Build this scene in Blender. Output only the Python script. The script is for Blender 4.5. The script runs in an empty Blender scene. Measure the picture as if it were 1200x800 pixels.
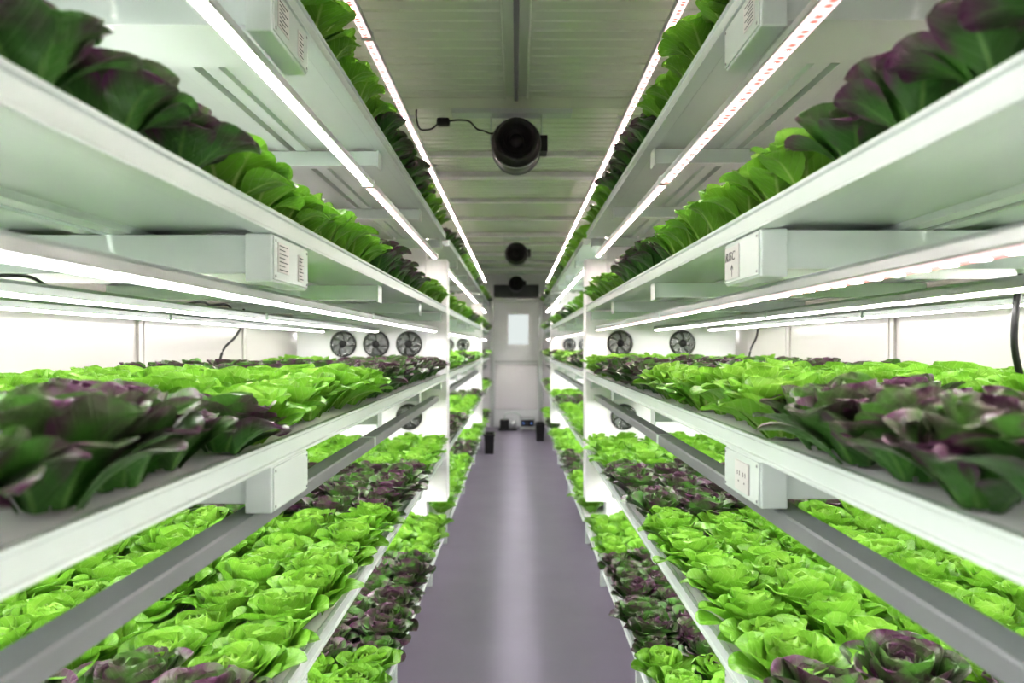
import bpy, math, random
import numpy as np
from mathutils import Vector, Matrix, Euler
random.seed(7)
scene=bpy.context.scene
COL=scene.collection
H=1.3
try:
    scene.view_settings.view_transform='Standard'
    scene.view_settings.exposure=0.40
    scene.view_settings.look='None'
    scene.view_settings.look='Medium High Contrast'
except Exception as e: print(e)
print('LOOK',scene.view_settings.look)

# ---------------------------------------------------------------- materials
def new_mat(name):
    m=bpy.data.materials.new(name); m.use_nodes=True
    nt=m.node_tree; nt.nodes.clear()
    out=nt.nodes.new('ShaderNodeOutputMaterial')
    return m,nt,out
def N(nt,t,**k):
    n=nt.nodes.new(t)
    for a,b in k.items(): setattr(n,a,b)
    return n
def simple(name,col,rough=0.5,metal=0.0,var=0.06,nscale=6.0,bump=0.0,bscale=60,spec=0.5,col2=None):
    m,nt,out=new_mat(name)
    p=N(nt,'ShaderNodeBsdfPrincipled')
    p.inputs['Roughness'].default_value=rough; p.inputs['Metallic'].default_value=metal
    p.inputs['Specular IOR Level'].default_value=spec
    g=N(nt,'ShaderNodeNewGeometry')
    n=N(nt,'ShaderNodeTexNoise'); n.inputs['Scale'].default_value=nscale; n.inputs['Detail'].default_value=4
    nt.links.new(g.outputs['Position'],n.inputs['Vector'])
    mx=N(nt,'ShaderNodeMix',data_type='RGBA')
    mx.inputs['A'].default_value=tuple(c*(1-var) for c in col)+(1,)
    mx.inputs['B'].default_value=tuple(min(1,c*(1+var)) for c in (col2 or col))+(1,)
    nt.links.new(n.outputs['Fac'],mx.inputs['Factor'])
    nt.links.new(mx.outputs['Result'],p.inputs['Base Color'])
    if bump>0:
        n2=N(nt,'ShaderNodeTexNoise'); n2.inputs['Scale'].default_value=bscale
        nt.links.new(g.outputs['Position'],n2.inputs['Vector'])
        b=N(nt,'ShaderNodeBump'); b.inputs['Strength'].default_value=bump; b.inputs['Distance'].default_value=0.01
        nt.links.new(n2.outputs['Fac'],b.inputs['Height']); nt.links.new(b.outputs['Normal'],p.inputs['Normal'])
    nt.links.new(p.outputs[0],out.inputs[0])
    return m
M_white=simple('white_powder_coat',(0.66,0.735,0.70),0.24,0,0.03)
M_wall=simple('white_wall_panel',(0.52,0.495,0.475),0.25,0,0.06,1.5)
M_ceil=simple('ceiling_metal',(0.78,0.86,0.72),0.20,0.05,0.03,3)
M_floor=simple('grey_floor',(0.235,0.213,0.272),0.50,0,0.12,3.2,0.03,40,0.35)
M_alu=simple('aluminium',(0.55,0.57,0.57),0.35,0.85,0.05)
M_grey=simple('grey_metal',(0.22,0.23,0.24),0.45,0.2,0.05)
M_black=simple('black_plastic',(0.012,0.012,0.013),0.32,0,0.1)
M_dark=simple('painted_void',(0.02,0.022,0.02),0.6,0,0.1)
M_chrome=simple('steel_wire',(0.6,0.6,0.6),0.25,1.0,0.03)
M_paper=simple('paper_label',(0.58,0.58,0.56),0.6,0,0.03)
M_ink=simple('ink',(0.07,0.085,0.095),0.9,0,0.05,spec=0.0)
M_foam=simple('white_raft',(0.88,0.87,0.90),0.5,0,0.04,20)
M_door=simple('door_panel',(0.88,0.90,0.91),0.2,0.0,0.05,3)
M_steel=simple('brushed_steel',(0.95,0.92,0.95),0.25,0.25,0.05,3)

def led_mat(name,strength,dots):
    m,nt,out=new_mat(name)
    e=N(nt,'ShaderNodeEmission')
    if not dots:
        e.inputs['Color'].default_value=(1.0,0.97,0.94,1); e.inputs['Strength'].default_value=strength
    else:
        tc=N(nt,'ShaderNodeTexCoord'); sp=N(nt,'ShaderNodeSeparateXYZ'); nt.links.new(tc.outputs['Object'],sp.inputs[0])
        P=0.0165
        def mth(op,a,b=None,c=None,clamp=False):
            n=N(nt,'ShaderNodeMath',operation=op); n.use_clamp=clamp
            for i,x in enumerate((a,b,c)):
                if x is None: continue
                if isinstance(x,(int,float)): n.inputs[i].default_value=x
                else: nt.links.new(x,n.inputs[i])
            return n.outputs[0]
        yy=mth('DIVIDE',sp.outputs['Y'],P)
        fy=mth('MULTIPLY',mth('SUBTRACT',mth('FRACT',yy),0.5),P)
        r=mth('SQRT',mth('ADD',mth('MULTIPLY',fy,fy),mth('MULTIPLY',sp.outputs['X'],sp.outputs['X'])))
        dot=mth('SUBTRACT',1.0,mth('DIVIDE',mth('SUBTRACT',r,0.0035),0.0055),None,True)
        idx=mth('FRACT',mth('DIVIDE',mth('FLOOR',yy),3.0))
        red=mth('GREATER_THAN',idx,0.25)
        rd=mth('MULTIPLY',dot,red)
        wd=mth('MULTIPLY',dot,mth('SUBTRACT',1.0,red))
        # milky cover glows faint pink-white, red diodes sit inside it
        mx=N(nt,'ShaderNodeMix',data_type='RGBA')
        mx.inputs['A'].default_value=(1,0.74,0.72,1); mx.inputs['B'].default_value=(1,0.14,0.11,1)
        nt.links.new(rd,mx.inputs['Factor'])
        mx2=N(nt,'ShaderNodeMix',data_type='RGBA'); mx2.inputs['B'].default_value=(1,.94,.90,1)
        nt.links.new(wd,mx2.inputs['Factor']); nt.links.new(mx.outputs['Result'],mx2.inputs['A'])
        nt.links.new(mx2.outputs['Result'],e.inputs['Color'])
        s=mth('ADD',mth('ADD',mth('MULTIPLY',wd,strength*5.5),mth('MULTIPLY',rd,0.6)),1.05)
        nt.links.new(s,e.inputs['Strength'])
    nt.links.new(e.outputs[0],out.inputs[0])
    return m
LS=34
M_led=led_mat('led_white_diffuser',LS,False)
M_ledm=led_mat('led_red_white_diodes',LS*1.1,True)
M_leds=led_mat('led_white_shaded',29,False)
def emis(name,col,s):
    m,nt,out=new_mat(name); e=N(nt,'ShaderNodeEmission'); e.inputs[0].default_value=col+(1,); e.inputs[1].default_value=s
    nt.links.new(e.outputs[0],out.inputs[0]); return m
M_win=emis('lit_window',(0.76,0.82,0.80),0.66)
M_ind=emis('indicator_lamp',(0.2,0.4,1.0),1.5)

def leaf_mat(name,c_out,c_in,c_edge,c_rib,edge_amt,trans,rough,veinamt,spec):
    m,nt,out=new_mat(name)
    L=nt.links.new
    at=N(nt,'ShaderNodeAttribute'); at.attribute_name='inner'
    uv=N(nt,'ShaderNodeUVMap'); sp=N(nt,'ShaderNodeSeparateXYZ'); L(uv.outputs[0],sp.inputs[0])
    g=N(nt,'ShaderNodeNewGeometry')
    n1=N(nt,'ShaderNodeTexNoise'); n1.inputs['Scale'].default_value=9; n1.inputs['Detail'].default_value=3; L(g.outputs['Position'],n1.inputs['Vector'])
    def mix(f,a,b):
        x=N(nt,'ShaderNodeMix',data_type='RGBA')
        for s,v in (('Factor',f),('A',a),('B',b)):
            if isinstance(v,tuple): x.inputs[s].default_value=v+(1,)
            elif isinstance(v,float): x.inputs[s].default_value=v
            else: L(v,x.inputs[s])
        return x.outputs['Result']
    def mr(v,a,b,c,d):
        x=N(nt,'ShaderNodeMapRange'); L(v,x.inputs[0])
        for i,k in enumerate((a,b,c,d)): x.inputs[i+1].default_value=k
        return x.outputs[0]
    base=mix(at.outputs['Fac'],c_out,c_in)
    dk=tuple(c*0.5 for c in c_out)
    base=mix(mr(n1.outputs['Fac'],0.35,0.75,0.0,0.75),base,dk)
    ab=N(nt,'ShaderNodeMath',operation='ABSOLUTE')
    sb=N(nt,'ShaderNodeMath',operation='SUBTRACT'); L(sp.outputs['X'],sb.inputs[0]); sb.inputs[1].default_value=0.5
    L(sb.outputs[0],ab.inputs[0])
    e1=mr(sp.outputs['Y'],0.50,0.96,0.0,edge_amt)
    e2=mr(ab.outputs[0],0.22,0.46,0.0,edge_amt)
    mxx=N(nt,'ShaderNodeMath',operation='MAXIMUM'); L(e1,mxx.inputs[0]); L(e2,mxx.inputs[1])
    n3=N(nt,'ShaderNodeTexNoise'); n3.inputs['Scale'].default_value=18; L(g.outputs['Position'],n3.inputs['Vector'])
    mm=N(nt,'ShaderNodeMath',operation='MULTIPLY'); L(mxx.outputs[0],mm.inputs[0]); L(mr(n3.outputs['Fac'],0.36,0.58,0.10,1.0),mm.inputs[1])
    base=mix(mm.outputs[0],base,c_edge)
    rib=mr(ab.outputs[0],0.012,0.045,0.75,0.0)
    ribm=N(nt,'ShaderNodeMath',operation='MULTIPLY'); L(rib,ribm.inputs[0]); L(mr(sp.outputs['Y'],0.3,0.95,1.0,0.1),ribm.inputs[1])
    base=mix(ribm.outputs[0],base,c_rib)
    va=N(nt,'ShaderNodeMath',operation='MULTIPLY_ADD'); L(ab.outputs[0],va.inputs[0]); va.inputs[1].default_value=-0.9; L(sp.outputs['Y'],va.inputs[2])
    vs=N(nt,'ShaderNodeMath',operation='MULTIPLY'); L(va.outputs[0],vs.inputs[0]); vs.inputs[1].default_value=40
    vn=N(nt,'ShaderNodeMath',operation='SINE'); L(vs.outputs[0],vn.inputs[0])
    vein=mr(vn.outputs[0],0.88,1.0,0.0,veinamt)
    base=mix(vein,base,c_rib)
    n2=N(nt,'ShaderNodeTexNoise'); n2.inputs['Scale'].default_value=60; n2.inputs['Detail'].default_value=2; L(g.outputs['Position'],n2.inputs['Vector'])
    ad=N(nt,'ShaderNodeMath',operation='MULTIPLY_ADD'); L(vein,ad.inputs[0]); ad.inputs[1].default_value=-1.2; L(n2.outputs['Fac'],ad.inputs[2])
    b=N(nt,'ShaderNodeBump'); b.inputs['Strength'].default_value=0.55; b.inputs['Distance'].default_value=0.006; L(ad.outputs[0],b.inputs['Height'])
    p=N(nt,'ShaderNodeBsdfPrincipled'); p.inputs['Roughness'].default_value=rough; L(base,p.inputs['Base Color']); L(b.outputs[0],p.inputs['Normal'])
    p.inputs['Specular IOR Level'].default_value=spec
    t=N(nt,'ShaderNodeBsdfTranslucent'); L(base,t.inputs[0]); L(b.outputs[0],t.inputs[1])
    ms=N(nt,'ShaderNodeMixShader'); ms.inputs[0].default_value=trans; L(p.outputs[0],ms.inputs[1]); L(t.outputs[0],ms.inputs[2])
    L(ms.outputs[0],out.inputs[0])
    return m
M_green=leaf_mat('green_lettuce_leaf',(0.165,0.40,0.036),(0.33,0.57,0.09),(0.175,0.43,0.036),(0.40,0.58,0.18),0.3,0.36,0.34,0.22,0.4)
M_purp=leaf_mat('red_lettuce_leaf',(0.045,0.140,0.026),(0.13,0.34,0.045),(0.100,0.026,0.082),(0.13,0.28,0.07),0.95,0.20,0.30,0.12,0.38)

# ---------------------------------------------------------------- helpers
def mesh_obj(name,verts,faces,mat,smooth=False,parent=None,loc=(0,0,0)):
    me=bpy.data.meshes.new(name); me.from_pydata([tuple(v) for v in verts],[],faces)
    mats=mat if isinstance(mat,(list,tuple)) else [mat]
    for m in mats: me.materials.append(m)
    if smooth: me.polygons.foreach_set('use_smooth',[True]*len(me.polygons))
    me.update()
    o=bpy.data.objects.new(name,me); o.location=loc; COL.objects.link(o)
    if parent: o.parent=parent
    return o
def fixn(o):
    import bmesh
    bm=bmesh.new(); bm.from_mesh(o.data); bmesh.ops.recalc_face_normals(bm,faces=bm.faces); bm.to_mesh(o.data); bm.free()
    return o
class G:
    """geometry accumulator"""
    def __init__(s): s.v=[]; s.f=[]
    def box(s,x0,x1,y0,y1,z0,z1):
        if x0>x1: x0,x1=x1,x0
        b=len(s.v)
        s.v+=[(x0,y0,z0),(x1,y0,z0),(x1,y1,z0),(x0,y1,z0),(x0,y0,z1),(x1,y0,z1),(x1,y1,z1),(x0,y1,z1)]
        s.f+=[tuple(b+i for i in q) for q in ((0,3,2,1),(4,5,6,7),(0,1,5,4),(1,2,6,5),(2,3,7,6),(3,0,4,7))]
        return s
    def extr(s,prof,y0,y1):
        b=len(s.v); n=len(prof)
        s.v+=[(x,y0,z) for x,z in prof]+[(x,y1,z) for x,z in prof]
        for i in range(n):
            j=(i+1)%n; s.f.append((b+i,b+j,b+n+j,b+n+i))
        s.f.append(tuple(b+i for i in range(n))[::-1]); s.f.append(tuple(b+n+i for i in range(n)))
        return s
    def lathe_y(s,prof,seg=32,closed=False,c=(0,0,0)):
        """prof list (r,y) around y axis"""
        b=len(s.v); n=len(prof)
        for k in range(seg):
            a=2*math.pi*k/seg
            for r,y in prof: s.v.append((c[0]+r*math.cos(a),c[1]+y,c[2]+r*math.sin(a)))
        m=n if closed else n-1
        for k in range(seg):
            k2=(k+1)%seg
            for i in range(m):
                j=(i+1)%n
                s.f.append((b+k*n+i,b+k*n+j,b+k2*n+j,b+k2*n+i))
        return s
    def torus_y(s,R,r,y,seg=32,c=(0,0,0)):
        return s.lathe_y([(R+r*math.cos(a),y+r*math.sin(a)) for a in [2*math.pi*i/6 for i in range(6)]],seg,True,c)
    def obj(s,name,mat,smooth=False,parent=None,bevel=0,loc=(0,0,0)):
        o=mesh_obj(name,s.v,s.f,mat,smooth,parent,loc); fixn(o)
        if bevel:
            m=o.modifiers.new('bev','BEVEL'); m.width=bevel; m.segments=2; m.limit_method='ANGLE'
        return o
def thing(name,label,cat,loc=(0,0,0),group=None):
    e=bpy.data.objects.new(name,None); e.empty_display_size=0.05; e.location=loc; COL.objects.link(e)
    tag(e,label,cat,group); return e
def tag(o,label,cat,group=None):
    o["label"]=label; o["category"]=cat
    if group: o["group"]=group
def struct(o): o["kind"]="structure"; return o
def dup(t,loc,rot=None):
    c=t.copy(); c.location=loc
    if rot: c.rotation_euler=rot
    COL.objects.link(c)
    for ch in [x for x in bpy.data.objects if x.parent is t]:
        d=ch.copy(); d.parent=c; COL.objects.link(d)
        for g2 in [x for x in bpy.data.objects if x.parent is ch]:
            e=g2.copy(); e.parent=d; COL.objects.link(e)
    return c
def tube(name,pts,r,mat,parent=None,loc=(0,0,0)):
    """smooth tube mesh through points"""
    P=[Vector(p) for p in pts]; Q=[]
    for i in range(len(P)-1):
        p0=P[max(i-1,0)];p1=P[i];p2=P[i+1];p3=P[min(i+2,len(P)-1)]
        for k in range(6):
            t=k/6
            Q.append(0.5*((2*p1)+(-p0+p2)*t+(2*p0-5*p1+4*p2-p3)*t*t+(-p0+3*p1-3*p2+p3)*t**3))
    Q.append(P[-1]); g=G(); seg=8
    up=Vector((0.3,0.2,0.93))
    for i,q in enumerate(Q):
        d=(Q[min(i+1,len(Q)-1)]-Q[max(i-1,0)]).normalized()
        a=d.cross(up).normalized(); b=d.cross(a)
        for k in range(seg):
            an=2*math.pi*k/seg
            g.v.append(tuple(q+a*r*math.cos(an)+b*r*math.sin(an)))
    for i in range(len(Q)-1):
        for k in range(seg):
            k2=(k+1)%seg; g.f.append((i*seg+k,i*seg+k2,(i+1)*seg+k2,(i+1)*seg+k))
    g.f.append(tuple(range(seg))); g.f.append(tuple((len(Q)-1)*seg+k for k in range(seg)))
    return g.obj(name,mat,True,parent,0,loc)

# ---------------------------------------------------------------- room
XW=1.3; YB=11.0; YF=-1.2; ZC=H+1.15
struct(G().box(-XW-.1,XW+.1,YF-.1,YB+.1,-.1,0).obj('floor',M_floor))
for s,nm in((-1,'left'),(1,'right')):
    g=G(); g.box(s*XW,s*(XW+.08),YF,YB,0,ZC)
    struct(g.obj('wall_'+nm,M_wall))
    k=0
    for y in (0.35,2.37,3.27,5.2,6.3,7.4,9.2,10.2):
        k+=1
        g=G().box(s*(XW-.010),s*XW,y-.035,y+.035,0.02,ZC-.02).box(s*(XW-.014),s*(XW-.010),y-.008,y+.008,0.02,ZC-.02)
        struct(g.obj('trim_%d'%(k+(0 if s<0 else 10)),M_wall,bevel=.002))
    struct(G().box(s*(XW-.02),s*XW,YF,YB,0,.1).obj('baseboard_'+nm,M_white,bevel=.004))
struct(G().box(-XW-.08,XW+.08,YB,YB+.08,0,ZC).obj('wall_back',M_foam))
struct(G().box(-XW-.08,XW+.08,YF-.08,YF,0,ZC).obj('wall_front',M_wall))
# ribbed ceiling
prof=[];y=YF; 
while y<YB:
    prof+=[(y,ZC),(y+.056,ZC),(y+.061,ZC+.008),(y+.069,ZC+.008)]; y+=.074
vs=[];fs=[]
for (yy,zz) in prof: vs+=[(-XW-.08,yy,zz),(XW+.08,yy,zz)]
for i in range(len(prof)-1): fs.append((2*i,2*i+2,2*i+3,2*i+1))
b=len(vs); vs+=[(-XW-.08,YF,ZC+.08),(XW+.08,YF,ZC+.08),(XW+.08,y,ZC+.08),(-XW-.08,y,ZC+.08)]; fs.append((b,b+1,b+2,b+3))
struct(mesh_obj('ceiling',vs,fs,M_ceil))
# ceiling cross beams + central channel
for i,(y,w,h) in enumerate(((3.2,.035,.05),(4.05,.02,.03),(4.55,.05,.035),(5.35,.03,.03),(6.1,.03,.03),(6.95,.035,.04),(7.6,.03,.03),(8.4,.04,.04),(9.2,.03,.04),(10.0,.03,.04))):
    o=G().box(-XW,XW,y-w,y+w,ZC-h,ZC).obj('ceiling_beam',M_ceil if i==0 else M_foam,bevel=.004)
    tag(o,'pale metal cross beam under the ribbed ceiling','beam','ceiling cross beams')
t=thing('cable_channel','grey metal cable channel along the ceiling centre','cable channel',(0,0.5,ZC))
G().box(-.055,.055,0,2.6,-.02,0).box(-.055,-.045,0,2.6,-.03,-.02).box(.045,.055,0,2.6,-.03,-.02).obj('channel',M_ceil,parent=t,bevel=.002)
G().box(-.010,.010,0,2.62,-.036,-.0201).obj('conduit',M_grey,parent=t,bevel=.006)

# partitions between racks
PANELS=((3.95,4.07),(7.95,8.07))
for s,nm in((-1,'left'),(1,'right')):
    for k,(a,b_) in enumerate(PANELS):
        g=G().box(s*.52,s*(XW-.031),a,b_,0,H+.62).box(s*.60,s*(XW-.031),a,b_,H+.62,ZC-.05).box(s*.40,s*.525,a-.012,b_+.012,H-.90,H+.50)
        struct(g.obj('wall_divider_%s'%nm+('_far' if k else ''),M_foam,bevel=.003))

# ---------------------------------------------------------------- end wall door
d=struct(G().box(-.36,.36,YB-.02,YB-.0,0,2.0).obj('door_1',M_door,bevel=.004))
g=G().box(-.42,-.36,YB-.05,YB,0,2.06).box(.36,.42,YB-.05,YB,0,2.06).box(-.42,.42,YB-.05,YB,2.0,2.06)
struct(g.obj('trim_30',M_alu,bevel=.003))
g=G().box(-.13,.195,YB-.03,YB-.022,1.32,1.80); struct(g.obj('window_1',M_win))
g=G().box(-.18,-.13,YB-.045,YB-.02,1.26,1.86).box(.195,.245,YB-.045,YB-.02,1.26,1.86).box(-.13,.195,YB-.045,YB-.02,1.26,1.32).box(-.13,.195,YB-.045,YB-.02,1.80,1.86)
struct(g.obj('trim_31',M_door,bevel=.003))
g=G().box(-.34,.34,YB-.034,YB-.02,.28,1.0); struct(g.obj('trim_32',M_steel,bevel=.002))
g=G().box(-.345,.345,YB-.04,YB-.02,1.03,1.06); struct(g.obj('trim_33',M_alu,bevel=.002))
t=thing('vent_grille','dark louvred vent grille above the end door','vent',(0,YB-.001,2.08))
g=G().box(-.36,.36,-.01,0,.0,.2); g.obj('backing',M_dark,parent=t)
g=G()
for i in range(9): g.box(-.35,.35,-.03,-.012,.01+i*.021,.018+i*.021)
g.obj('louvre',M_grey,parent=t)
# floor equipment at the end
t=thing('pump_unit','dark water pump with steel motor and white pipe','pump',(-.13,10.55,0))
G().box(-.14,.14,-.1,.1,0,.03).box(-.12,.02,-.08,.08,.03,.16).obj('body',M_black,parent=t,bevel=.006)
G().lathe_y([(.001,-.09),(.05,-.09),(.06,-.06),(.06,.06),(.05,.09),(.001,.09)],20,c=(.07,0,.10)).obj('motor',M_alu,True,parent=t)
tube('pipe',[(-.05,0,.16),(-.05,0,.22),(0,.02,.26),(.12,.05,.26),(.2,.08,.2),(.22,.1,.03)],.012,M_white,t)
t=thing('control_box','steel control box with small lit indicators','control box',(.17,10.5,0))
G().box(-.12,.12,-.08,.08,.02,.20).box(-.1,-.08,-.07,-.05,0,.02).box(.08,.1,-.07,-.05,0,.02).box(-.1,-.08,.05,.07,0,.02).box(.08,.1,.05,.07,0,.02).obj('body',M_alu,parent=t,bevel=.005)
G().box(-.1,.1,-.085,-.081,.07,.17).obj('face_panel',M_black,parent=t)
for i in range(3): G().lathe_y([(.001,-.091),(.008,-.091),(.008,-.0855)],10,c=(-.06+.06*i,0,.12)).obj('indicator_lamp',M_ind if i%2==0 else M_chrome,parent=t)
def bin_(x,y,z,w,l,h):
    t=thing('plastic_bin','black plastic storage bin standing in the aisle','bin',(x,y,z),'black plastic bins')
    a=.85
    v=[];f=[]
    for (k,zz,off) in ((a,0,0),(1,h,0),(1,h,-.008),(a,.01,-.008)):
        v+=[((sx*(w*k+off)),(sy*(l*k+off)),zz) for sx,sy in((-1,-1),(1,-1),(1,1),(-1,1))]
    for r in range(3):
        for i in range(4):
            j=(i+1)%4; f.append((r*4+i,r*4+j,r*4+4+j,r*4+4+i))
    f.append((0,3,2,1)); f.append((12,13,14,15))
    fixn(mesh_obj('body',v,f,M_black,parent=t))
    g=G().box(-w-.012,w+.012,-l-.012,-l,h-.02,h).box(-w-.012,w+.012,l,l+.012,h-.02,h).box(-w-.012,-w,-l,l,h-.02,h).box(w,w+.012,-l,l,h-.02,h)
    g.obj('rim',M_black,parent=t,bevel=.003)
bin_(-.325,8.3,0,.06,.12,.24)
bin_(.325,9.4,0,.06,.12,.24)

# ---------------------------------------------------------------- racks
LV=[.64,.225,-.16,-.59,-1.03]
RACKS=[(-0.40,3.92),(4.12,7.9),(8.12,10.3)]
GUT=[(.40,.68),(.70,.975),(.995,1.265)]
LVN=['highest shelf','upper shelf','eye-level shelf','lower shelf','bottom shelf']
for s in (-1,1):
    for li,lz in enumerate(LV):
        z=H+lz+(.008 if s>0 else 0)
        for ri,(y0,y1) in enumerate(RACKS):
            for gi,(a,b_) in enumerate(GUT):
                if ri==2 and gi>0: continue
                t=thing('grow_tray','long white powder-coated metal growing tray, '+LVN[li],'growing tray',(s*(a+b_)/2,y0,z-.038),'white growing trays')
                cx=(a+b_)/2
                # folded channel: top lip, slightly recessed front face, returned bottom flange
                P=[(a,0),(a+.012,0),(a+.012,-.010),(b_-.012,-.010),(b_-.012,0),(b_,0),(b_,-.038),(b_-.035,-.038),(b_-.04,-.028),(a+.04,-.028),(a+.035,-.038),(a,-.038),(a,-.033),(a+.005,-.031),(a+.005,-.008),(a,-.006)]
                P=[(s*(x-cx),zz+.038) for x,zz in P]
                G().extr(P,0,y1-y0).obj('channel',M_white,parent=t,bevel=.001)
                G().box(s*(a+.014-cx),s*(b_-.014-cx),.004,y1-y0-.004,.0285,.036).obj('raft',M_foam,parent=t)
# support arms with junction boxes
ST=[(-.25,0),(1.225,1),(2.13,0),(3.02,0),(3.88,0),(4.9,0),(5.9,0),(6.9,0),(8.6,0),(9.8,0)]
def sticker(t,s,z0,z1,y0,y1,x,lines=True):
    G().box(s*x,s*(x-.0012),y0,y1,z0,z1).obj('paper_label',M_paper,parent=t)
    if lines:
        g=G(); n=7
        for i in range(n):
            zz=z1-(i+.7)*(z1-z0)/(n+.4); w=(y1-y0)*(.75 if i%2==0 else .5)
            g.box(s*(x-.0013),s*(x-.0019),y0+.006,y0+.006+w,zz-.0006,zz+.0006)
        g.obj('printed_lines',M_ink,parent=t)
for s in (-1,1):
    for li,lz in enumerate(LV[:4]):
        zt=H+lz-.0385+(.008 if s>0 else 0)
        for y,bx in ST:
            if not bx:
                t=thing('support_arm','white steel arm carrying the trays above the lamps','support arm',(0,y,zt),'white support arms')
                G().box(s*.43,s*(XW-.031),-.02,.02,-.045,-.0).obj('arm',M_white,parent=t,bevel=.002)
                G().box(s*.425,s*.43,-.03,.03,-.052,-.0).obj('end_plate',M_white,parent=t,bevel=.001)
            else:
                t=thing('junction_box','white metal junction box on a wide arm under the tray','junction box',(0,y,zt),'white junction boxes')
                G().box(s*.45,s*(XW-.031),-.085,.09,-.066,-.001).obj('arm',M_white,parent=t,bevel=.002)
                G().box(s*.405,s*.45,-.095,.095,-.080,-.0).obj('housing',M_white,parent=t,bevel=.003)
                G().box(s*.402,s*.405,-.091,.091,-.076,-.004).obj('cover_plate',M_white,parent=t,bevel=.001)
                x=.402
                if s<0 and li in(0,1):
                    sticker(t,s,-.062,-.012,-.075,-.02,x); sticker(t,s,-.068,-.02,.03,.06,x)
                if s>0 and li in (0,1):
                    if li==0: sticker(t,s,-.06,-.015,-.075,-.02,x)
                    else:
                        sticker(t,s,-.070,-.010,.005,.086,x,False)
                        cu=bpy.data.curves.new('tmp','FONT'); cu.body='RISC'; cu.size=.024; cu.shear=.25; cu.space_character=1.15; cu.extrude=.0003
                        oc=bpy.data.objects.new('tmp',cu); COL.objects.link(oc); bpy.context.view_layer.update()
                        me=bpy.data.meshes.new_from_object(oc.evaluated_get(bpy.context.evaluated_depsgraph_get())); bpy.data.objects.remove(oc)
                        me.materials.clear(); me.materials.append(M_black)
                        o=bpy.data.objects.new('handwriting',me); COL.objects.link(o); o.parent=t
                        o.matrix_local=Matrix(((0,0,-1,x-.0018),(-1,0,0,.081),(0,1,0,-.036),(0,0,0,1)))
                        g=G()
                        X0=x-.0013; X1=x-.0018
                        g.box(X0,X1,.043,.0445,-.066,-.046)
                        for q in (-1,1):
                            b0=len(g.v)
                            for xx in (X0,X1): g.v+=[(xx,.0437,-.044),(xx,.0437,-.0465),(xx,.0437+q*.007,-.0535),(xx,.0437+q*.007,-.051)]
                            g.f+=[(b0,b0+1,b0+2,b0+3),(b0+4,b0+5,b0+6,b0+7)]
                            for i in range(4): g.f.append((b0+i,b0+(i+1)%4,b0+4+(i+1)%4,b0+4+i))
                        g.obj('drawn_arrow',M_black,parent=t)
                if s>0 and li==2:
                    G().box(s*x,s*(x-.004),-.05,.02,-.068,-.015).obj('socket_plate',M_paper,parent=t,bevel=.001)
                    g=G()
                    for yy in (-.032,-.002):
                        g.box(s*(x-.004),s*(x-.0046),yy-.006,yy-.0048,-.04,-.032).box(s*(x-.004),s*(x-.0046),yy+.0048,yy+.006,-.04,-.032).box(s*(x-.004),s*(x-.0046),yy-.0015,yy+.0015,-.052,-.049)
                    g.obj('socket_slot',M_black,parent=t)
                g=G()
                for yy in (-.084,.084):
                    for zz in (-.070,-.011): g.box(s*x,s*(x-.001),yy-.002,yy+.002,zz-.002,zz+.002)
                g.obj('screw',M_grey,parent=t)
    zt=H+LV[4]-.0385+(.008 if s>0 else 0)
    for y in (.4,1.5,2.6,3.7,4.5,6,7.5,8.5,10):
        t=thing('tray_stand','white steel stand under the bottom trays','stand',(0,y,0),'white tray stands')
        G().box(s*.45,s*(XW-.031),-.02,.02,zt-.03,zt).obj('crossbar',M_white,parent=t,bevel=.002)
        for xx in (.47,1.1): G().box(s*(xx-.015),s*(xx+.015),-.015,.015,0,zt-.03).obj('leg',M_white,parent=t,bevel=.002)
# LED bars
XB=[.46,.79,1.09]
proto={}
def make_bar(x,y0,y1,z,mixed,shade,label):
    L=y1-y0; key=(round(L,3),mixed,shade); loc=(x,(y0+y1)/2,z)
    if key in proto:
        t=dup(proto[key],loc); t["label"]=label; return t
    t=thing('grow_light',label,'grow light',loc,'linear grow lights under the shelves')
    if shade:
        P=[(-.022,-.010),(-.022,.014),(-.020,.018),(.020,.018),(.022,.014),(.022,-.010),(.020,-.010),(.020,-.001),(-.020,-.001),(-.020,-.010)]
    else:
        P=[(-.017,0),(-.017,.012),(-.012,.018),(.012,.018),(.017,.012),(.017,0),(.0155,-.002),(-.0155,-.002)]
    G().extr(P,-L/2,L/2).obj('housing',M_grey if shade else M_alu,parent=t)
    w=.014 if mixed else (.0125 if shade else .009)
    G().extr([(-w,-.0021),(w,-.0021),(w-.001,-.005 if mixed else -.0055),(w*.5,-.0065 if mixed else -.007),(-w*.5,-.0065 if mixed else -.007),(-w+.001,-.005 if mixed else -.0055)],-L/2+.008,L/2-.008).obj('diffuser',M_ledm if mixed else (M_leds if shade else M_led),parent=t)
    for e in (-1,1):
        G().box(-.023 if shade else -.018,.023 if shade else .018,e*L/2-.004,e*L/2+.004,-.0105 if shade else -.007,.019).obj('end_cap',M_white,parent=t,bevel=.0015)
    proto[key]=t
    return t
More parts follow.
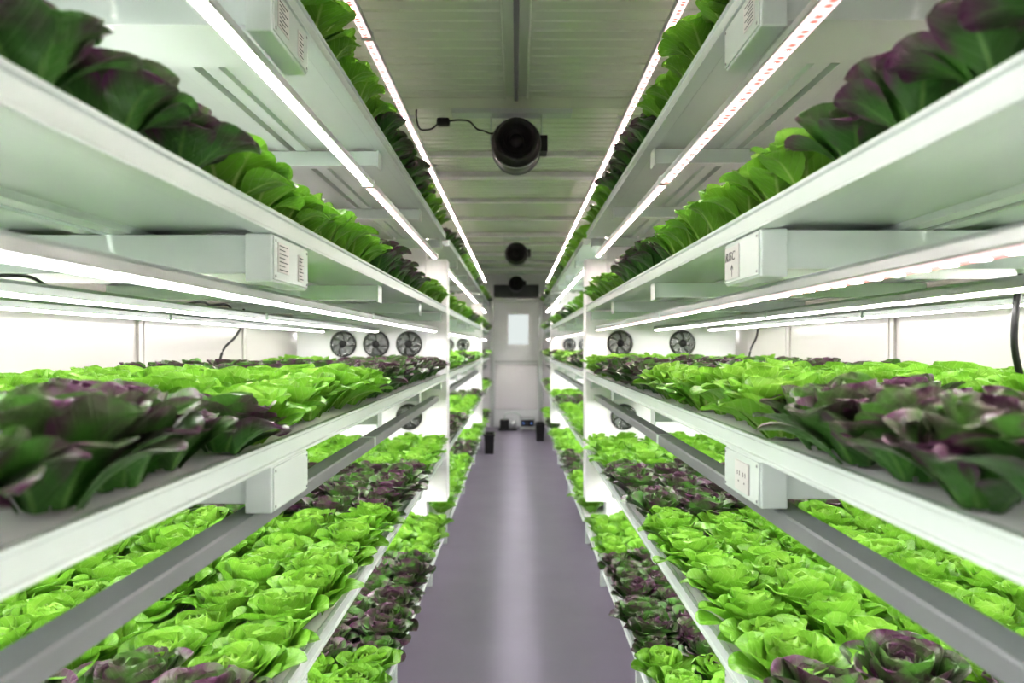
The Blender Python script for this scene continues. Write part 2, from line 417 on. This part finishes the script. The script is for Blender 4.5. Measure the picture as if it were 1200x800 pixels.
for s in (-1,1):
    for li in range(-1,4):
        if li==-1: z=H+.95
        else: z=H+LV[li]-.0385-.085-.018-.0+(.008 if s>0 else 0)
        for bi,x in enumerate(XB):
            if li==3 and bi==0: x=.57
            secs=[(-.38,2.11),(2.125,3.84)]
            secs+=[(4.15,7.86)]
            if bi==0:
                secs+=[(8.15,10.2)]
                if li==-1: secs=[(-.38,2.10),(2.11,4.02),(4.03,7.9),(7.91,10.2)]
            for (a,b_) in secs:
                mixed=(s>0 and li in(-1,0)) or (s>0 and li==1 and bi==0) or (s<0 and li==-1) or (s<0 and li==0 and a>2)
                if s>0 and li==0 and a>4: mixed=False
                make_bar(s*x,a,b_,z,mixed,li>=2,'slim aluminium grow light with red and white diodes' if mixed else ('grey aluminium grow light under a lower tray' if li>=2 else 'slim aluminium grow light with white diffuser'))
for y in (.6,1.8,2.9,3.7,5.2,6.6,9.0):
    for s in(-1,1):
        t=thing('lamp_hanger','thin steel strip hanging lamps from ceiling','lamp hanger',(0,y,H+.968),'lamp hangers')
        G().box(s*.43,s*(XW-.031),-.015,.015,0.0015,.006).obj('crossbar',M_alu,parent=t)
        G().box(s*.62,s*.626,-.01,.01,.006,ZC-H-.968).obj('strap',M_alu,parent=t)
        G().box(s*1.0,s*1.006,-.01,.01,.006,ZC-H-.968).obj('strap',M_alu,parent=t)

# ---------------------------------------------------------------- fans
def make_axial(label,bodymat):
    t=thing('axial_fan',label,'fan',(0,0,-50),'wall fans')
    G().lathe_y([(.063,0),(.076,0),(.076,-.006),(.072,-.02),(.067,-.022),(.063,-.02)],36,True).obj('housing',bodymat,True,parent=t)
    g=G().lathe_y([(.0001,-.001),(.064,-.001)],36); g.obj('backing',M_dark,parent=t)  # solid disc coloured dark to imitate the shade of an opening behind the blades
    G().lathe_y([(.0001,-.019),(.02,-.018),(.024,-.012),(.024,-.001)],24).obj('hub',bodymat,True,parent=t)
    g=G()
    for k in range(7):
        a0=2*math.pi*k/7; b0=len(g.v)
        for i in range(5):
            r=.022+.038*i/4
            for j in range(4):
                a=a0+ (j/3-.5)*.62 + i*.09; y=-.005-.009*(j/3)
                g.v.append((r*math.cos(a),y,r*math.sin(a)))
        for i in range(4):
            for j in range(3):
                q=b0+i*4+j; g.f.append((q,q+1,q+5,q+4))
    g.obj('impeller',M_grey if bodymat is M_black else M_alu,True,parent=t)
    g=G()
    for R in (.026,.036,.046,.056,.066): g.torus_y(R,.0011,-.024,32)
    for k in range(4):
        a=math.pi/4+k*math.pi/2; c,sn=math.cos(a),math.sin(a)
        b0=len(g.v); w=.0015
        g.v+=[(.02*c-w*sn,-.0235,.02*sn+w*c),(.02*c+w*sn,-.0235,.02*sn-w*c),(.07*c+w*sn,-.0235,.07*sn-w*c),(.07*c-w*sn,-.0235,.07*sn+w*c),
              (.02*c-w*sn,-.026,.02*sn+w*c),(.02*c+w*sn,-.026,.02*sn-w*c),(.07*c+w*sn,-.026,.07*sn-w*c),(.07*c-w*sn,-.026,.07*sn+w*c)]
        g.f+=[tuple(b0+i for i in q) for q in ((0,1,2,3),(4,5,6,7),(0,1,5,4),(1,2,6,5),(2,3,7,6),(3,0,4,7))]
    g.obj('finger_guard',M_chrome,True,parent=t)
    return t
fa=make_axial('round black axial fan with steel guard on the white divider',M_black)
locs=[(-1.0,0.01),(-.81,0.01),(-.62,0.01),(.60,.015),(.96,.015),(-.62,-.41),(.62,-.41)]
first=True
for x,z in locs:
    l=(x,3.9485,H+z)
    if first: fa.location=l; first=False
    else: dup(fa,l)
for x,z in ((-.62,.01),(-.8,.01),(.62,.01),(.8,.01)): dup(fa,(x,7.9485,H+z))

def make_duct(y):
    t=thing('duct_fan','black cylindrical inline duct fan hung from the ceiling','duct fan',(0,y,H+.93),'inline duct fans')
    G().lathe_y([(.085,-.13),(.092,-.135),(.098,-.13),(.098,-.085),(.108,-.08),(.112,-.07),(.112,.07),(.108,.08),(.098,.085),(.098,.13),(.088,.13),(.085,.10)],48).obj('housing',M_black,True,parent=t)
    g=G().lathe_y([(.085,-.13),(.070,-.118),(.062,-.09),(.0001,-.085)],40); g.obj('inlet',M_black,True,parent=t)
    g=G().lathe_y([(.0001,-.112),(.03,-.108),(.036,-.09),(.036,-.085)],24); g.obj('hub',M_black,True,parent=t)
    g=G()
    for R in (.045,.056,.067,.078): g.torus_y(R,.0012,-.122,32)
    g.obj('guard_ring',M_black,True,parent=t)
    for yy in (-.06,.06):
        G().lathe_y([(.1125,yy-.008),(.1155,yy-.008),(.1155,yy+.008),(.1125,yy+.008)],40,True).obj('clamp_band',M_grey,parent=t)
    G().box(.108,.145,-.045,.045,-.03,.045).obj('terminal_box',M_black,parent=t,bevel=.004)
    zt=ZC-(H+.93)-.0505
    g=G().box(-.13,-.05,-.02,.02,zt-.008,zt).box(.05,.13,-.02,.02,zt-.008,zt).box(-.122,-.117,-.02,.02,.02,zt-.008).box(.117,.122,-.02,.02,.05,zt-.008).box(-.13,.13,-.02,.02,zt-.02,zt-.008)
    g.obj('bracket',M_white,parent=t,bevel=.001)
    return t
du=make_duct(3.2)
dup(du,(0,6.95,H+.93)); dup(du,(0,10.3,H+.93))
o=G().box(-.30,.26,3.16,3.24,ZC-.0505-.022,ZC-.0505).obj('mounting_bar',M_white,bevel=.003); tag(o,'white metal mounting bar across the ceiling above the fan','mounting bar')
t=thing('power_cable','black power cable with inline connector feeding the duct fan','cable',(0,3.15,H+1.0))
tube('cord',[(-.105,.0,-.02),(-.125,0,-.02),(-.15,-.01,-.012),(-.18,-.015,-.005),(-.215,-.02,.028),(-.26,-.02,.035),(-.31,-.02,.03)],.0042,M_black,t)
tube('cord',[(-.36,-.02,.02),(-.385,-.01,-.0),(-.42,.0,-.005),(-.45,.02,.01),(-.465,.03,.06),(-.465,.03,.10)],.0042,M_black,t)
g=G(); g.box(-.365,-.305,-.035,0,.008,.045); g.obj('connector',M_black,parent=t,bevel=.01)
for s,x,y in ((-1,1.22,2.95),(1,1.19,3.45)):
    o=tube('hanging_cable',[(.03,.03,.16),(.035,.01,.10),(.015,-.02,.04),(-.02,-.05,-.01),(-.035,-.06,-.07),(-.03,-.06,-.13)],.0055,M_black,None,(s*x,y,H+.0)); tag(o,'thin black cable hanging down from lamps behind lettuces','cable')
o=tube('hanging_cable',[(.0,0,.18),(-.03,-.02,.12),(-.04,-.02,.0),(.0,0,-.1)],.006,M_black,None,(.93,1.24,H+.0)); tag(o,'thick black cable hanging beside the end of the tray','cable')
for (s,x,y) in ((-1,.79,1.0),(-1,.79,1.75)):
    o=tube('lamp_lead',[(0,-.12,.016),(.005,-.04,.027),(-.004,.02,.022),(.006,.09,.028),(0,.14,.02)],.003,M_black,None,(s*x,y,H+.225-.0385-.085-.018)); tag(o,'short black lead lying along a lamp housing','cable')

# ---------------------------------------------------------------- lettuces
def lettuce(rng,nleaf,nu,nv,purple):
    V=[];F=[];UV=[];IN=[]
    ga=2.39996; az=rng.uniform(0,6.28)
    U0=.58
    us=[]
    n1=max(2,nu//2); 
    for a in range(n1): us.append(U0*a/n1)
    n2=nu-n1
    for a in range(n2+1): us.append(U0+(1-U0)*math.sin(math.pi/2*a/n2))
    for i in range(nleaf):
        t=i/(nleaf-1)
        az+=ga+rng.uniform(-.25,.25)
        L=(.099-.030*t)*rng.uniform(.86,1.10)
        W=(.043-.011*t)*rng.uniform(.9,1.12)
        th0=math.radians(56+28*t+rng.uniform(-9,9))
        th1=math.radians(-12+ (142*t if not purple else 132*t)+rng.uniform(-15,15))
        cup=(.34+.50*t)*rng.uniform(.7,1.3)
        amp=rng.uniform(.01,.05); fr=rng.uniform(4,6.5); ph=rng.uniform(0,6.28)
        tw=rng.uniform(-.16,.16)
        roll=(.20*(1-t))*rng.uniform(.3,1.3)
        base=len(V)
        ca,sa=math.cos(az),math.sin(az)
        er=np.array((ca,sa,0.)); es=np.array((-sa,ca,0.)); ez=np.array((0,0,1.))
        ns=40; sp=[np.array((.008+.014*(1-t),.003+.014*t))]
        for k in range(ns):
            u=(k+.5)/ns; th=th0+(th1-th0)*u**1.5
            sp.append(sp[-1]+np.array((math.cos(th),math.sin(th)))*L/ns)
        for u in us:
            f=u*ns; k=min(int(f),ns-1); p=sp[k]+(sp[k+1]-sp[k])*(f-k)
            th=th0+(th1-th0)*u**1.5
            nrm=er*(-math.sin(th))+ez*math.cos(th)
            if u<U0:
                q=u/U0; w=W*(.22+.78*(q*q*(3-2*q)))
            else:
                w=W*(max(0,1-((u-U0)/(1-U0))**2.3))**.5
            w=max(w,W*.02)
            P=er*p[0]+ez*p[1]
            for b in range(nv+1):
                v=2*b/nv-1
                h=cup*w*v*v - roll*w*(abs(v)**4) + amp*W*abs(v)**1.5*math.sin(fr*u+ph+(1.7 if v>0 else 0)) + tw*w*v*u
                h+= .06*W*math.sin(v*6+ph)*math.sin(u*9+ph)*u
                q3=P+es*(w*v)+nrm*h
                q3[2]=max(q3[2],.002)
                V.append(q3); UV.append((.5+.5*v*max(w/W,.3),u)); IN.append(t)
        for a in range(nu):
            for b in range(nv):
                c0=base+a*(nv+1)+b
                F.append((c0,c0+1,c0+nv+2,c0+nv+1))
    return np.array(V),np.array(F,dtype=np.int32),np.array(UV),np.array(IN)
def np_mesh(name,V,F,UV,IN,mat):
    me=bpy.data.meshes.new(name)
    me.vertices.add(len(V)); me.vertices.foreach_set('co',V.astype(np.float32).ravel())
    me.loops.add(F.size); me.loops.foreach_set('vertex_index',F.ravel())
    me.polygons.add(len(F)); me.polygons.foreach_set('loop_start',np.arange(0,F.size,4,dtype=np.int32))
    me.update(calc_edges=True)
    me.polygons.foreach_set('use_smooth',np.ones(len(F),dtype=bool))
    uvl=me.uv_layers.new(name='UVMap'); uvl.data.foreach_set('uv',UV[F.ravel()].astype(np.float32).ravel())
    at=me.attributes.new('inner','FLOAT','POINT'); at.data.foreach_set('value',IN.astype(np.float32))
    me.materials.append(mat); me.validate(); me.update()
    return me
rng=random.Random(11)
hi={};lo={}
for pu in (0,1):
    hi[pu]=[np_mesh('red_lettuce' if pu else 'green_lettuce',*lettuce(rng,34,11,8,pu),M_purp if pu else M_green) for _ in range(8)]
    lo[pu]=[lettuce(rng,20,6,4,pu) for _ in range(5)]
ROWS=[.458,.604,.752,.900,1.045,1.185]
def colour(s,li,ri,x,y):
    if ri==0:
        if li==4: return 1 if 2.12<y<3.15 else 0
        if li==2:
            if y<1.08: return 1 if abs(x)<(.70 if s<0 else .72) else 0
            if y<2.0: return 0
            if y<3.05: return 1
            return 1 if s<0 and abs(x)<.8 else 0
        if li==3:
            return 1 if (y<1.1 or 2.1<y<2.95) else 0
        if s>0 and li==1: return 1 if (y<1.0 or 1.95<y<2.7) else 0
        return 1 if (y<1.02 or 2.0<y<3.0) else 0
    k=int((y-4.1)/.95)
    return 1 if (k+li+(0 if s<0 else 1))%3==0 else 0
plants=[]
r2=random.Random(5)
for s in (-1,1):
    for li,lz in enumerate(LV):
        zt=H+lz-.0019+(.008 if s>0 else 0)
        for ri,(y0,y1) in enumerate(RACKS):
            if ri==0: nr=[2,2,6,6,3][li]
            elif ri==1: nr=[1,2,3,3,2][li]
            else: nr=[1,1,1,1,1][li]
            PIT=.120 if li>1 else .135
            n=int((y1-y0-.1)/PIT)
            for r in range(nr):
                for k in range(n+1):
                    y=y0+.08+k*PIT+(PIT/2 if r%2 else 0)
                    if y>y1-.06: continue
                    x=s*(ROWS[r]+r2.uniform(-.010,.010)); y+=r2.uniform(-.012,.012)
                    if abs(x)/max(y+.18,.01)>.80: continue
                    if abs(lz)>.3 and (abs(lz)-.14)/(y+.12)>.55: continue
                    plants.append((x,y,zt,colour(s,li,ri,x,y),li,r))
stuff={0:[],1:[]}
for pu in (0,1):
    ps=[p for p in plants if p[3]==pu]
    ps.sort(key=lambda p:(p[0]**2+p[1]**2+(p[2]-H)**2)**.5*(1+.15*p[5]))
    print(pu,len(ps))
    for i,(x,y,z,c,li,r) in enumerate(ps):
        sc=r2.uniform(.98,1.18); sz=sc*r2.uniform(.90,1.10); rz=r2.uniform(0,6.28)
        if r==5: sc*=.86
        if li<=1: sc*=.90; sz*=.86 if y<1.1 else .95; x-=math.copysign(.014,x)
        if li==2 and y<1.2: sz*=1.04
        if li==2 and r==0 and y<1.3: x-=math.copysign(.016,x)
        tx,ty=r2.uniform(-.15,.15),r2.uniform(-.15,.15)
        M3=Euler((tx,ty,0)).to_matrix()@Euler((0,0,rz)).to_matrix()
        if i<300:
            o=bpy.data.objects.new('red_lettuce' if pu else 'green_lettuce',r2.choice(hi[pu]))
            o.location=(x,y,z); o.rotation_euler=M3.to_euler(); o.scale=(sc,sc,sz); COL.objects.link(o)
            if pu: tag(o,'dark green and purple butterhead lettuce growing in a white tray','lettuce','red lettuces on the growing shelves')
            else: tag(o,'bright green butterhead lettuce growing in a white tray','lettuce','green lettuces on the growing shelves')
        else:
            M=M3@Matrix.Diagonal((sc,sc,sz))
            stuff[pu].append((np.array(M),np.array((x,y,z)),r2.randrange(5)))
for pu in (0,1):
    VV=[];FF=[];UU=[];II=[];off=0
    for M,T,k in stuff[pu]:
        V,F,U,I=lo[pu][k]
        VV.append(V@M.T+T);FF.append(F+off);UU.append(U);II.append(I);off+=len(V)
    VA=np.vstack(VV); VA[:,0]=np.clip(VA[:,0],-1.268,1.268)
    me=np_mesh('lettuce_bed',VA,np.vstack(FF),np.vstack(UU),np.concatenate(II),M_purp if pu else M_green)
    o=bpy.data.objects.new('red_lettuce_bed' if pu else 'green_lettuce_bed',me); COL.objects.link(o)
    tag(o,('dense beds of dark purple-green lettuces' if pu else 'dense beds of bright green lettuces')+' filling the distant trays','lettuce'); o["kind"]="stuff"

# ---------------------------------------------------------------- world + camera
w=bpy.data.worlds.new('World'); scene.world=w; w.use_nodes=True
w.node_tree.nodes['Background'].inputs[0].default_value=(.8,.85,.8,1); w.node_tree.nodes['Background'].inputs[1].default_value=.3
cd=bpy.data.cameras.new('Camera'); cam=bpy.data.objects.new('Camera',cd); COL.objects.link(cam)
cam.location=(0,0,H); cam.rotation_euler=(math.radians(90),0,0)
cd.lens=24; cd.sensor_width=36; cd.shift_x=-.0042; cd.shift_y=.0042; cd.clip_start=.05
cd.dof.use_dof=True; cd.dof.focus_distance=1.6; cd.dof.aperture_fstop=3.4
scene.camera=cam
